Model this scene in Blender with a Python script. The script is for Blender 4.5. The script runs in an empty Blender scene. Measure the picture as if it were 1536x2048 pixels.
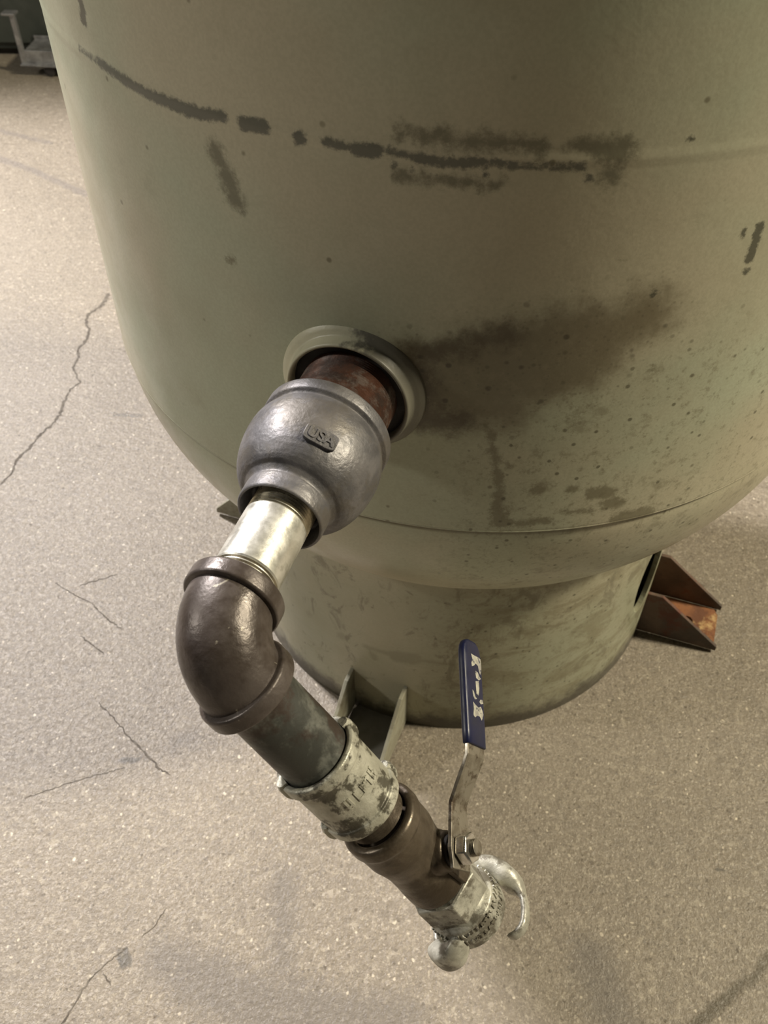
import bpy, bmesh, math, random
import numpy as np
from mathutils import Vector, Matrix
from math import sin, cos, pi, radians, atan2, sqrt
random.seed(7)
scene = bpy.context.scene
COL = scene.collection

# ------------------------------------------------------------------ camera
cam_data = bpy.data.cameras.new('camera')
cam_data.sensor_fit = 'VERTICAL'
cam_data.sensor_height = 36.0
cam_data.lens = 36.0 * 1870.04 / 2048.0
cam_data.clip_start = 0.02
cam = bpy.data.objects.new('camera', cam_data)
COL.objects.link(cam)
F = Vector((-0.07404111, 0.67952345, -0.72990808))
X = Vector((0.99374613, 0.11161965, 0.00311013))
Y = Vector((-0.08358549, 0.72511305, 0.68353824))
M = Matrix((X, Y, -F)).transposed().to_4x4()
M.translation = Vector((0, -0.89451307, 1.04953404))
cam.matrix_world = M
cam_data.dof.use_dof = True
cam_data.dof.focus_distance = 0.68
cam_data.dof.aperture_fstop = 14
scene.camera = cam

# ------------------------------------------------------------------ look
scene.view_settings.view_transform = 'Standard'
scene.view_settings.look = 'None'
scene.view_settings.gamma = 1.0
scene.view_settings.use_curve_mapping = False
scene.view_settings.exposure = 0.0

# ------------------------------------------------------------------ light
world = bpy.data.worlds.new('world'); scene.world = world
world.use_nodes = True
bg = world.node_tree.nodes['Background']
bg.inputs[0].default_value = (1.0, 0.90, 0.70, 1)
bg.inputs[1].default_value = 0.03

def area(name, loc, target, sx, sy, power, color):
    l = bpy.data.lights.new(name, 'AREA'); l.shape = 'RECTANGLE'; l.size = sx; l.size_y = sy
    l.energy = power; l.color = color
    o = bpy.data.objects.new(name, l); COL.objects.link(o)
    o.location = loc
    o.rotation_euler = (Vector(target) - Vector(loc)).to_track_quat('-Z', 'Y').to_euler()
    return o
area('ceiling_lamp_back_left', (-2.7, 1.95, 3.2), (-0.3, 0, 0.3), 0.42, 0.42, 362, (1.0, 0.948, 0.93))
area('wall_lamp_left', (-3.9, -0.85, 2.7), (0, -0.3, 0.3), 0.40, 0.40, 58, (1.0, 0.95, 0.86))
area('ceiling_lamp_right', (3.2, -0.05, 3.2), (0, 0, 0.3), 0.5, 0.5, 232, (1.0, 0.90, 0.68))

# ------------------------------------------------------------------ node helpers
class NT:
    def __init__(s, mat):
        s.t = mat.node_tree if hasattr(mat, 'node_tree') and mat.node_tree else mat
    def n(s, kind, **kw):
        nd = s.t.nodes.new(kind)
        for k, v in kw.items(): setattr(nd, k, v)
        return nd
    def put(s, sock, v):
        if isinstance(v, bpy.types.NodeSocket): s.t.links.new(v, sock)
        elif v is not None: sock.default_value = v
    def math(s, op, a, b=None, c=None, clamp=False):
        nd = s.n('ShaderNodeMath', operation=op, use_clamp=clamp)
        for i, v in enumerate((a, b, c)):
            if v is not None: s.put(nd.inputs[i], v)
        return nd.outputs[0]
    def vmath(s, op, a, b=None, out=0):
        nd = s.n('ShaderNodeVectorMath', operation=op)
        s.put(nd.inputs[0], a)
        if b is not None: s.put(nd.inputs[1], b)
        return nd.outputs[out]
    def noise(s, vec, scale, detail=4, rough=0.55, dist=0.0, out=0):
        nd = s.n('ShaderNodeTexNoise'); s.put(nd.inputs['Vector'], vec)
        nd.inputs['Scale'].default_value = scale; nd.inputs['Detail'].default_value = detail
        nd.inputs['Roughness'].default_value = rough; nd.inputs['Distortion'].default_value = dist
        return nd.outputs[out]
    def voro(s, vec, scale, feature='F1', out=0, rnd=1.0):
        nd = s.n('ShaderNodeTexVoronoi', feature=feature); s.put(nd.inputs['Vector'], vec)
        nd.inputs['Scale'].default_value = scale; nd.inputs['Randomness'].default_value = rnd
        return nd.outputs[out]
    def ramp(s, v, a, b, lo=0.0, hi=1.0):
        nd = s.n('ShaderNodeMapRange', clamp=True, interpolation_type='SMOOTHSTEP')
        s.put(nd.inputs[0], v)
        for i, q in enumerate((a, b, lo, hi)): s.put(nd.inputs[1 + i], q)
        return nd.outputs[0]
    def mix(s, fac, a, b, mode='MIX'):
        nd = s.n('ShaderNodeMix', data_type='RGBA', blend_type=mode)
        s.put(nd.inputs[0], fac)
        for i, q in ((6, a), (7, b)):
            if not isinstance(q, bpy.types.NodeSocket) and len(q) == 3: q = (*q, 1)
            s.put(nd.inputs[i], q)
        return nd.outputs[2]
    def bump(s, h, strength, dist=0.001, normal=None):
        nd = s.n('ShaderNodeBump'); nd.inputs['Strength'].default_value = strength
        nd.inputs['Distance'].default_value = dist
        s.put(nd.inputs['Height'], h)
        if normal is not None: s.put(nd.inputs['Normal'], normal)
        return nd.outputs[0]

def new_mat(name):
    m = bpy.data.materials.new(name); m.use_nodes = True
    t = NT(m); b = m.node_tree.nodes['Principled BSDF']
    return m, t, b
def objco(t): return t.n('ShaderNodeTexCoord').outputs['Object']

# marks are stored as smooth distance fields on the dense meshes and given ragged edges in the materials
def distance_field(P, segs):
    D = np.full(len(P), 9.0)
    for (x0, y0, x1, y1, r) in segs:
        a = np.array((x0, y0)); ba = np.array((x1, y1)) - a; pa = P - a
        h = np.clip((pa @ ba) / (ba @ ba + 1e-12), 0, 1)
        D = np.minimum(D, np.linalg.norm(pa - h[:, None] * ba, axis=1) - r)
    return D
def store_fields(me, fields, polar=None):
    co = np.empty(len(me.vertices) * 3); me.vertices.foreach_get('co', co); co = co.reshape(-1, 3)
    P = np.stack([np.arctan2(co[:, 1], co[:, 0]) * polar, co[:, 2]], -1) if polar else co[:, :2]
    for name, segs in fields.items():
        at = me.attributes.new(name, 'FLOAT', 'POINT'); at.data.foreach_set('value', distance_field(P, segs).astype(np.float32))
def attr(t, name): return t.n('ShaderNodeAttribute', attribute_name=name).outputs['Fac']

# marks: (x0, y0, x1, y1, radius) in metres; on the tank x is distance round the shell, y is height
SMEAR = [(-0.9088, 0.801, -0.8805, 0.801, 0.002), (-0.8805, 0.801, -0.8506, 0.798, 0.0035), (-0.8506, 0.798, -0.8242, 0.796, 0.004), (-0.8242, 0.796, -0.8017, 0.796, 0.004), (-0.8017, 0.796, -0.7803, 0.796, 0.0045), (-0.7803, 0.796, -0.7614, 0.799, 0.004), (-0.7458, 0.798, -0.7318, 0.799, 0.005), (-0.7075, 0.797, -0.7075, 0.797, 0.0049), (-0.691, 0.798, -0.6786, 0.797, 0.003), (-0.6715, 0.796, -0.6592, 0.797, 0.0045), (-0.6511, 0.798, -0.636, 0.796, 0.0025), (-0.636, 0.796, -0.622, 0.795, 0.0035), (-0.622, 0.795, -0.6099, 0.795, 0.0035), (-0.6099, 0.795, -0.5989, 0.796, 0.0035), (-0.5989, 0.796, -0.5899, 0.796, 0.0025), (-0.5899, 0.796, -0.5759, 0.795, 0.0025), (-0.5759, 0.795, -0.5588, 0.795, 0.002), (-0.5588, 0.795, -0.5396, 0.795, 0.0025), (-0.6491, 0.79, -0.6481, 0.79, 0.0015), (-0.6381, 0.788, -0.6371, 0.788, 0.001), (-0.5949, 0.789, -0.5939, 0.789, 0.0017), (-0.5356, 0.788, -0.5345, 0.787, 0.0023)]
SOFT = [(-0.6452, 0.81, -0.6079, 0.808, 0.003), (-0.6079, 0.808, -0.5859, 0.808, 0.0035), (-0.5859, 0.808, -0.5658, 0.807, 0.003), (-0.5488, 0.808, -0.5315, 0.807, 0.003), (-0.5274, 0.804, -0.5193, 0.803, 0.007), (-0.5223, 0.792, -0.5213, 0.789, 0.0056), (-0.645, 0.784, -0.6149, 0.783, 0.002), (-0.6149, 0.783, -0.5859, 0.783, 0.002), (-0.7713, 0.775, -0.7659, 0.763, 0.0049), (-0.7659, 0.763, -0.7601, 0.744, 0.0056)]
DARK = [(-0.4127, 0.743, -0.4127, 0.731, 0.0034), (-0.4127, 0.731, -0.4127, 0.719, 0.0036), (-0.4127, 0.711, -0.4113, 0.71, 0.0025), (-0.4788, 0.705, -0.4781, 0.706, 0.0023), (-0.4247, 0.743, -0.4238, 0.738, 0.0016), (-0.8904, 0.837, -0.889, 0.831, 0.0035), (-0.889, 0.831, -0.8918, 0.824, 0.0042), (-0.48, 0.808, -0.4788, 0.808, 0.0015)]
LINE = [(-0.5789, 0.597, -0.5759, 0.592, 0.0025), (-0.5759, 0.592, -0.5729, 0.583, 0.0025), (-0.5729, 0.583, -0.5699, 0.565, 0.0025), (-0.5699, 0.565, -0.5658, 0.55, 0.003), (-0.5658, 0.55, -0.5628, 0.528, 0.0035), (-0.5628, 0.528, -0.5638, 0.511, 0.0045), (-0.5638, 0.511, -0.5598, 0.503, 0.005), (-0.5598, 0.503, -0.5608, 0.493, 0.006), (-0.5327, 0.532, -0.5325, 0.532, 0.0058), (-0.5048, 0.53, -0.5048, 0.53, 0.0046), (-0.4863, 0.522, -0.4746, 0.52, 0.007), (-0.4746, 0.507, -0.461, 0.505, 0.005), (-0.5079, 0.504, -0.4861, 0.501, 0.003), (-0.5598, 0.558, -0.5588, 0.558, 0.0025), (-0.4661, 0.641, -0.4661, 0.641, 0.0025), (-0.506, 0.734, -0.505, 0.734, 0.001), (-0.7709, 0.696, -0.77, 0.697, 0.0037), (-0.5588, 0.493, -0.5345, 0.493, 0.004), (-0.5345, 0.493, -0.5223, 0.495, 0.004), (-0.4575, 0.487, -0.435, 0.486, 0.0075)]
SKIRT = [(-0.7229, 0.141, -0.6868, 0.1427, 0.0036), (-0.6868, 0.1427, -0.6458, 0.1424, 0.004), (-0.6458, 0.1424, -0.6062, 0.1435, 0.0035), (-0.6062, 0.1435, -0.5732, 0.1408, 0.003), (-0.6702, 0.1414, -0.6379, 0.1444, 0.0111), (-0.7654, 0.1399, -0.7634, 0.141, 0.0071), (-0.8332, 0.1429, -0.8307, 0.1446, 0.0058), (-0.7082, 0.1291, -0.7039, 0.1247, 0.0057), (-0.4839, 0.0764, -0.4822, 0.0761, 0.0061), (-0.3857, 0.0805, -0.3835, 0.0794, 0.0082)]
GRIME_SHADE_A = [(-0.625, 0.632, -0.58, 0.642, 0.036), (-0.58, 0.645, -0.525, 0.664, 0.038), (-0.53, 0.662, -0.48, 0.688, 0.02), (-0.6, 0.61, -0.565, 0.614, 0.018)]
GRIME_SHADE_B = [(-0.635, 0.645, -0.625, 0.61, 0.016), (-0.625, 0.6, -0.6, 0.6, 0.01), (-0.63, 0.655, -0.57, 0.678, 0.008)]
CRACK = [(-0.71, 0.607, -0.709, 0.566, 0.0035), (-0.709, 0.566, -0.727, 0.531, 0.0035), (-0.727, 0.531, -0.721, 0.502, 0.003), (-0.721, 0.502, -0.708, 0.484, 0.0025), (-0.708, 0.484, -0.704, 0.446, 0.003), (-0.704, 0.446, -0.709, 0.423, 0.0025), (-0.709, 0.423, -0.7, 0.401, 0.0025), (-0.7, 0.401, -0.701, 0.372, 0.0016), (-0.701, 0.372, -0.674, 0.332, 0.0015), (-0.674, 0.332, -0.684, 0.313, 0.0021), (-0.684, 0.313, -0.684, 0.276, 0.0025), (-0.684, 0.276, -0.679, 0.244, 0.0025), (-0.679, 0.244, -0.682, 0.223, 0.0025), (-0.682, 0.223, -0.695, 0.191, 0.0025), (-0.695, 0.191, -0.7, 0.16, 0.0025), (-0.7, 0.16, -0.71, 0.132, 0.0025), (-0.71, 0.132, -0.707, 0.097, 0.0015), (-0.707, 0.097, -0.715, 0.071, 0.002)]
HAIR = [(-0.561, -0.109, -0.524, -0.128, 0.001), (-0.524, -0.128, -0.498, -0.138, 0.001), (-0.498, -0.138, -0.465, -0.163, 0.0011), (-0.465, -0.163, -0.44, -0.179, 0.0005), (-0.524, -0.111, -0.476, -0.084, 0.001), (-0.491, -0.197, -0.451, -0.221, 0.001), (-0.436, -0.294, -0.405, -0.316, 0.0011), (-0.405, -0.316, -0.388, -0.333, 0.0011), (-0.388, -0.333, -0.359, -0.354, 0.0015), (-0.359, -0.354, -0.332, -0.375, 0.0015), (-0.332, -0.375, -0.316, -0.383, 0.001), (-0.481, -0.432, -0.433, -0.406, 0.0005), (-0.433, -0.406, -0.373, -0.379, 0.0005), (-0.308, -0.582, -0.324, -0.6, 0.0005), (-0.324, -0.6, -0.337, -0.619, 0.001), (-0.337, -0.619, -0.343, -0.632, 0.001), (-0.343, -0.632, -0.346, -0.647, 0.0011), (-0.346, -0.647, -0.353, -0.663, 0.001), (-0.296, -0.571, -0.285, -0.557, 0.0005), (-0.285, -0.557, -0.277, -0.537, 0.0005), (-0.326, -0.612, -0.314, -0.622, 0.001)]
EDGE = [(0.378, -0.511, 0.369, -0.519, 0.0025), (0.369, -0.519, 0.36, -0.533, 0.0025), (0.36, -0.533, 0.35, -0.542, 0.0021), (0.35, -0.542, 0.336, -0.55, 0.0025), (0.336, -0.55, 0.321, -0.564, 0.0035), (0.321, -0.564, 0.307, -0.575, 0.004), (0.307, -0.575, 0.293, -0.588, 0.004), (0.293, -0.588, 0.281, -0.601, 0.0045)]
STAIN = [(-0.311, -0.59, -0.305, -0.598, 0.0071), (-0.379, -0.37, -0.364, -0.368, 0.0045), (-0.358, -0.357, -0.346, -0.366, 0.003), (-0.349, -0.512, -0.34, -0.52, 0.0015), (-0.41, -0.6, -0.408, -0.602, 0.0015), (-0.591, 0.257, -0.539, 0.258, 0.004), (0.329, -0.424, 0.337, -0.426, 0.0025), (-1.047, 1.202, -1.047, 1.215, 0.0035)]
WIDE = [(-0.157, -0.493, -0.146, -0.541, 0.0131), (-0.146, -0.541, -0.142, -0.582, 0.0131), (-0.265, -0.591, -0.223, -0.606, 0.0226), (-0.223, -0.606, -0.156, -0.623, 0.0282), (-0.156, -0.623, -0.093, -0.625, 0.0292), (-0.093, -0.625, -0.011, -0.621, 0.0242), (-0.321, -0.342, -0.299, -0.329, 0.0071), (0.184, -0.54, 0.207, -0.596, 0.0236)]  # broad stains, plus a streak that paints the pipe's cast shadow
STRIPE = [(-1.2, 1.145, -1.051, 1.079, 0.0106), (-1.051, 1.079, -0.885, 0.98, 0.0105)]
HATCH = [(-1.058, 1.214, -1.197, 1.26, 0.0086)]


# ------------------------------------------------------------------ materials
def mat_floor():
    m, t, b = new_mat('concrete'); P = objco(t)
    flat = t.vmath('MULTIPLY', P, (1, 1, 0))
    wob = t.vmath('SUBTRACT', t.noise(flat, 45, 4, 0.6, out=1), (0.5, 0.5, 0.5))
    wob = t.vmath('MULTIPLY', wob, (0.012, 0.012, 0))
    FP = t.vmath('ADD', flat, wob)
    n1 = t.noise(flat, 2.2, 5, 0.6); n2 = t.noise(flat, 14, 6, 0.65); n3 = t.noise(flat, 130, 5, 0.7)
    c = t.mix(t.ramp(n1, 0.35, 0.68), (0.212, 0.178, 0.133), (0.298, 0.256, 0.203))
    c = t.mix(t.ramp(n2, 0.35, 0.7, 0, 0.45), c, (0.19, 0.162, 0.125))
    c = t.mix(t.ramp(n3, 0.30, 0.72, 0.0, 0.5), c, (0.37, 0.325, 0.265))
    n4 = t.noise(flat, 330, 4, 0.75); n5 = t.noise(flat, 55, 5, 0.7, 0.4)
    c = t.mix(t.ramp(n4, 0.36, 0.62, 0.0, 0.60), c, (0.155, 0.128, 0.092))
    c = t.mix(t.ramp(n5, 0.48, 0.64, 0.0, 0.42), c, (0.15, 0.127, 0.10))
    c = t.mix(t.ramp(t.noise(flat, 95, 4, 0.7, 0.5), 0.54, 0.66, 0.0, 0.5), c, (0.43, 0.38, 0.30))
    c = t.mix(t.ramp(t.noise(flat, 240, 3, 0.7, 0.5), 0.56, 0.66, 0.0, 0.6), c, (0.42, 0.365, 0.285))
    # aggregate: pale stones, a few tan and dark ones
    for sc, r0, thr, colr, amt in ((120, 0.24, 0.80, (0.60, 0.53, 0.42), 0.85), (70, 0.17, 0.90, (0.72, 0.64, 0.50), 0.9), (230, 0.34, 0.70, (0.46, 0.41, 0.33), 0.6),
                                   (85, 0.24, 0.74, (0.085, 0.066, 0.045), 0.65), (170, 0.34, 0.68, (0.095, 0.078, 0.055), 0.6)):
        off = t.vmath('ADD', FP, (sc * 0.173, sc * 0.091, 0))
        vd = t.voro(off, sc, out=0); vc = t.voro(off, sc, out=1)
        sep = t.n('ShaderNodeSeparateColor'); t.put(sep.inputs[0], vc)
        f = t.math('MULTIPLY', t.ramp(vd, r0 * 0.45, r0, 1, 0), t.ramp(sep.outputs[0], thr, thr + 0.06))
        c = t.mix(t.math('MULTIPLY', f, amt), c, colr)
    nz = t.noise(flat, 170, 4, 0.7); nzc = t.math('MULTIPLY', t.math('SUBTRACT', nz, 0.5), 0.012)
    nzs = t.math('MULTIPLY', t.math('SUBTRACT', t.noise(flat, 60, 5, 0.7), 0.5), 0.03)
    def paint(c, nm, col, amt, soft, nzv, grow=0.0):
        d = t.math('ADD', t.math('SUBTRACT', attr(t, nm), grow), nzv)
        return t.mix(t.ramp(d, -soft, soft, amt, 0), c, col)
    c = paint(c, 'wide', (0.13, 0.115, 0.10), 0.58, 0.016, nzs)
    c = paint(c, 'stripe', (0.16, 0.14, 0.125), 0.6, 0.006, nzs)
    c = paint(c, 'stain', (0.07, 0.065, 0.055), 0.75, 0.002, nzc)
    c = paint(c, 'edge', (0.085, 0.070, 0.045), 0.85, 0.004, nzc, 0.002)
    t.put(b.inputs['Base Color'], c)
    t.put(b.inputs['Roughness'], t.ramp(t.noise(flat, 160, 3, 0.7), 0.3, 0.72, 0.27, 0.62))
    b.inputs['Specular IOR Level'].default_value = 0.55
    h = t.math('ADD', t.noise(flat, 260, 4, 0.7), t.noise(flat, 140, 3, 0.6))
    t.put(b.inputs['Normal'], t.bump(h, 0.6, 0.0018))
    return m

def mat_tank():
    m, t, b = new_mat('tank_paint'); P = objco(t)
    sx = t.n('ShaderNodeSeparateXYZ'); t.put(sx.inputs[0], P)
    c = t.mix(t.ramp(t.noise(P, 3.4, 4, 0.55), 0.38, 0.64), (0.505, 0.47, 0.345), (0.435, 0.47, 0.345))
    c = t.mix(t.ramp(t.noise(P, 9, 5, 0.6), 0.40, 0.75, 0, 0.35), c, (0.35, 0.31, 0.21))
    grain = t.noise(P, 420, 2, 0.5)
    c = t.mix(t.ramp(grain, 0.3, 0.7, 0.0, 0.18), c, (0.25, 0.23, 0.15))
    nf = t.math('MULTIPLY', t.math('SUBTRACT', t.noise(P, 260, 4, 0.75), 0.5), 0.008)
    ns = t.math('MULTIPLY', t.math('SUBTRACT', t.noise(P, 70, 5, 0.7), 0.5), 0.035)
    def paint(c, nm, col, amt, soft, nzv, grow=0.0):
        d = t.math('ADD', t.math('SUBTRACT', attr(t, nm), grow), nzv)
        return t.mix(t.ramp(d, -soft, soft, amt, 0), c, col)
    # speckled grime beside the outlet, with the outlet's cast shadow painted in
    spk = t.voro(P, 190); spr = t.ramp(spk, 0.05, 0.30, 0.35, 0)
    c = paint(c, 'grime_shade_a', (0.125, 0.098, 0.050), 0.78, 0.016, ns)
    c = paint(c, 'grime_shade_b', (0.055, 0.040, 0.018), 0.75, 0.010, ns)
    dg = t.math('SUBTRACT', attr(t, 'grime_shade_a'), 0.01)
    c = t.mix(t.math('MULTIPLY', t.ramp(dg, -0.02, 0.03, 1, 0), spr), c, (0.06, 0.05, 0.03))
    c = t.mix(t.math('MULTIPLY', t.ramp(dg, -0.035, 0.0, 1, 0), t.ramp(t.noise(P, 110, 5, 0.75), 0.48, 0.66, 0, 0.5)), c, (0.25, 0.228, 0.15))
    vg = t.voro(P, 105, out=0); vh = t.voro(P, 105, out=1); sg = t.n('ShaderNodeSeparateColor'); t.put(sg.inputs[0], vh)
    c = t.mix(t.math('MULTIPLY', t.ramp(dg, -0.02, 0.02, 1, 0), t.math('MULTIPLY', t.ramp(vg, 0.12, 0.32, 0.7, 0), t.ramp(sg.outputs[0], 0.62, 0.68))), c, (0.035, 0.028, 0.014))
    nm = t.math('MULTIPLY', t.math('SUBTRACT', t.noise(P, 130, 5, 0.75), 0.5), 0.020)
    c = paint(c, 'line', (0.13, 0.115, 0.06), 0.70, 0.0030, nm)
    c = paint(c, 'soft', (0.12, 0.115, 0.072), 0.80, 0.005, t.math('ADD', nm, t.math('MULTIPLY', ns, 0.5)), 0.001)
    c = paint(c, 'smear', (0.085, 0.09, 0.072), 0.88, 0.0016, nf)
    c = paint(c, 'dark', (0.05, 0.052, 0.035), 0.85, 0.0012, nf)
    c = paint(c, 'skirt', (0.16, 0.145, 0.085), 0.55, 0.004, nf)
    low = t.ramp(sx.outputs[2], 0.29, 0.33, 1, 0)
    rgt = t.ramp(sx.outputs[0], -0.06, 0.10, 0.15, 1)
    c = t.mix(t.math('MULTIPLY', low, t.ramp(t.noise(P, 7, 4, 0.6), 0.3, 0.7, 0.35, 0.65)), c, (0.31, 0.30, 0.205))  # skirt toned darker: shade under the head put into the paint
    sm = t.math('MULTIPLY', t.ramp(t.noise(t.vmath('MULTIPLY', P, (1, 1, 2.2)), 13, 6, 0.7, 0.6), 0.44, 0.62, 0, 0.62), t.math('MULTIPLY', low, rgt))  # grime blotches, stronger to the right to paint in shade there too
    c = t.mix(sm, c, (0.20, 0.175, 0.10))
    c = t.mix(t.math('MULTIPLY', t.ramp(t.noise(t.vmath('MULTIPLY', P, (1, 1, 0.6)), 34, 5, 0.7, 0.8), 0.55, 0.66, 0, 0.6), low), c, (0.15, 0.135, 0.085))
    # fine speckle and a bloom of dirt on the right-hand side, heavier toward the head seam
    rs = t.math('MULTIPLY', t.ramp(sx.outputs[0], -0.06, 0.04), t.ramp(sx.outputs[2], 0.74, 0.60, 0, 1))
    c = t.mix(t.math('MULTIPLY', t.ramp(t.noise(P, 150, 4, 0.75), 0.52, 0.68, 0, 0.5), rs), c, (0.17, 0.15, 0.09))
    c = t.mix(t.math('MULTIPLY', t.ramp(t.noise(P, 42, 5, 0.75), 0.53, 0.66, 0, 0.45), rs), c, (0.19, 0.17, 0.105))
    vd2 = t.voro(P, 130, out=0); vc2 = t.voro(P, 130, out=1); se2 = t.n('ShaderNodeSeparateColor'); t.put(se2.inputs[0], vc2)
    c = t.mix(t.math('MULTIPLY', t.math('MULTIPLY', t.ramp(vd2, 0.14, 0.3, 0.75, 0), t.ramp(se2.outputs[0], 0.82, 0.86)), rs), c, (0.075, 0.07, 0.038))
    # scattered scuffs and specks on the lower half
    sc = t.math('MULTIPLY', t.ramp(t.noise(P, 24, 5, 0.7), 0.60, 0.72), t.ramp(sx.outputs[2], 0.25, 0.62, 0.65, 0.12))
    c = t.mix(sc, c, (0.19, 0.17, 0.105))
    vd = t.voro(P, 75, out=0); vc = t.voro(P, 75, out=1); se = t.n('ShaderNodeSeparateColor'); t.put(se.inputs[0], vc)
    c = t.mix(t.math('MULTIPLY', t.ramp(vd, 0.08, 0.2, 0.7, 0), t.ramp(se.outputs[0], 0.93, 0.95)), c, (0.14, 0.125, 0.075))
    # dirt band at the bottom edge of the skirt and just above the head seam
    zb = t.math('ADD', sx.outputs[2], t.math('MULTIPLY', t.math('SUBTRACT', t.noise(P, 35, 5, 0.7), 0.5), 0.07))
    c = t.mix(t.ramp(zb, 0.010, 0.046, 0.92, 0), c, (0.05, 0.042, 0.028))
    zs = t.math('ABSOLUTE', t.math('SUBTRACT', sx.outputs[2], 0.4795)); c = t.mix(t.math('MULTIPLY', t.ramp(zs, 0.0006, 0.0045, 0.75, 0), t.ramp(t.noise(P, 14, 3), 0.35, 0.6, 0.35, 1)), c, (0.13, 0.115, 0.07))
    t.put(b.inputs['Base Color'], c)
    t.put(b.inputs['Roughness'], t.ramp(t.noise(P, 30, 4), 0.3, 0.7, 0.30, 0.44))
    h = t.math('ADD', t.noise(P, 60, 4, 0.6), t.math('MULTIPLY', t.noise(P, 500, 2), 0.15))
    t.put(b.inputs['Normal'], t.bump(h, 0.10, 0.002))
    return m

def metal(name, base, base2, sc, rough, metallic, bump=0.25, lo=0.4, hi=0.62, bsc=300, third=None, bd=0.0008, scuff=None):
    m, t, b = new_mat(name); P = objco(t)
    c = t.mix(t.ramp(t.noise(P, sc, 6, 0.65, 0.3), lo, hi), base, base2)
    if third:
        c = t.mix(t.ramp(t.noise(t.vmath('ADD', P, (3.1, 1.7, 5.3)), third[1], 5, 0.7), third[2], third[3], 0, third[4]), c, third[0])
    if scuff: c = t.mix(t.ramp(t.noise(t.vmath('ADD', P, (7.7, 2.3, 4.1)), scuff[1], 4, 0.6, 1.0), scuff[2], scuff[2] + 0.03, 0, 0.8), c, scuff[0])
    t.put(b.inputs['Base Color'], c)
    b.inputs['Metallic'].default_value = metallic
    t.put(b.inputs['Roughness'], t.ramp(t.noise(P, sc * 1.7, 4, 0.6), 0.3, 0.7, rough - 0.07, rough + 0.1))
    h = t.math('ADD', t.noise(P, bsc, 4, 0.6), t.math('MULTIPLY', t.noise(P, bsc * 0.22, 3, 0.5), 1.2))
    t.put(b.inputs['Normal'], t.bump(h, bump, bd))
    return m

M_FLOOR = mat_floor()
M_TANK = mat_tank()
M_IRON = metal('malleable_iron', (0.115, 0.112, 0.118), (0.175, 0.168, 0.172), 40, 0.47, 0.45, 0.5, third=((0.13, 0.115, 0.095), 22, 0.5, 0.62, 0.6))
M_ELBOW = metal('black_iron', (0.075, 0.060, 0.053), (0.11, 0.092, 0.083), 30, 0.34, 0.30, 0.35, third=((0.04, 0.028, 0.02), 16, 0.46, 0.6, 0.7), scuff=((0.34, 0.31, 0.25), 75, 0.685))
M_GALV = metal('galvanised_nipple', (0.62, 0.61, 0.55), (0.78, 0.77, 0.72), 60, 0.36, 0.75, 0.15, third=((0.40, 0.39, 0.34), 35, 0.5, 0.6, 0.6))
M_THREAD = metal('cut_thread', (0.55, 0.50, 0.38), (0.42, 0.38, 0.28), 90, 0.28, 0.9, 0.1)
M_RUSTP = metal('rusty_pipe', (0.10, 0.042, 0.024), (0.055, 0.034, 0.026), 60, 0.5, 0.35, 0.35, third=((0.20, 0.17, 0.15), 50, 0.52, 0.66, 0.6))
M_DARKP = metal('weathered_pipe', (0.060, 0.062, 0.055), (0.17, 0.175, 0.155), 26, 0.42, 0.35, 0.25, lo=0.47, hi=0.62, third=((0.05, 0.032, 0.025), 20, 0.48, 0.6, 0.8))
M_COUP = metal('grimy_zinc', (0.52, 0.51, 0.43), (0.40, 0.39, 0.32), 55, 0.45, 0.35, 0.6, bsc=200, third=((0.055, 0.048, 0.032), 42, 0.47, 0.56, 0.9), bd=0.0012)
M_VALVE = metal('dirty_bronze', (0.10, 0.080, 0.058), (0.15, 0.122, 0.09), 45, 0.36, 0.5, 0.3, third=((0.06, 0.045, 0.03), 25, 0.45, 0.6, 0.8))
M_CLAW = metal('worn_zinc', (0.34, 0.33, 0.28), (0.52, 0.51, 0.44), 60, 0.42, 0.30, 0.45, third=((0.10, 0.085, 0.06), 48, 0.48, 0.60, 0.8))
M_STEEL = metal('stainless', (0.32, 0.295, 0.245), (0.21, 0.185, 0.145), 80, 0.34, 0.70, 0.10, third=((0.10, 0.075, 0.05), 70, 0.52, 0.62, 0.85))
M_BRIGHT = metal('bright_steel', (0.80, 0.79, 0.76), (0.62, 0.60, 0.55), 120, 0.22, 0.95, 0.08)
M_RUST = metal('flaky_rust', (0.26, 0.105, 0.04), (0.14, 0.055, 0.025), 28, 0.75, 0.05, 0.8, third=((0.50, 0.33, 0.15), 20, 0.52, 0.62, 0.9), bsc=220)
M_DARKST = metal('dark_painted_steel', (0.13, 0.085, 0.06), (0.075, 0.055, 0.042), 20, 0.55, 0.1, 0.3, third=((0.12, 0.035, 0.018), 16, 0.50, 0.62, 0.9))
M_FOOT = metal('dusty_painted_steel', (0.30, 0.29, 0.22), (0.24, 0.225, 0.165), 30, 0.55, 0.0, 0.2, third=((0.13, 0.10, 0.06), 18, 0.5, 0.65, 0.7))
M_FOOTB = metal('grey_base_plate', (0.20, 0.195, 0.175), (0.15, 0.145, 0.125), 26, 0.5, 0.0, 0.2)
M_BLACK = metal('black_rubber', (0.02, 0.018, 0.016), (0.035, 0.03, 0.028), 30, 0.7, 0.0, 0.2)
M_CRATE = metal('dark_green_paint', (0.030, 0.036, 0.030), (0.045, 0.052, 0.044), 8, 0.5, 0.0, 0.1)
M_CART = metal('cart_steel', (0.22, 0.22, 0.22), (0.34, 0.34, 0.34), 30, 0.4, 0.6, 0.2)
M_COLLAR = None
M_CRACK = metal('crack_dirt', (0.085, 0.07, 0.055), (0.15, 0.13, 0.105), 90, 0.8, 0.0, 0.3)

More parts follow.
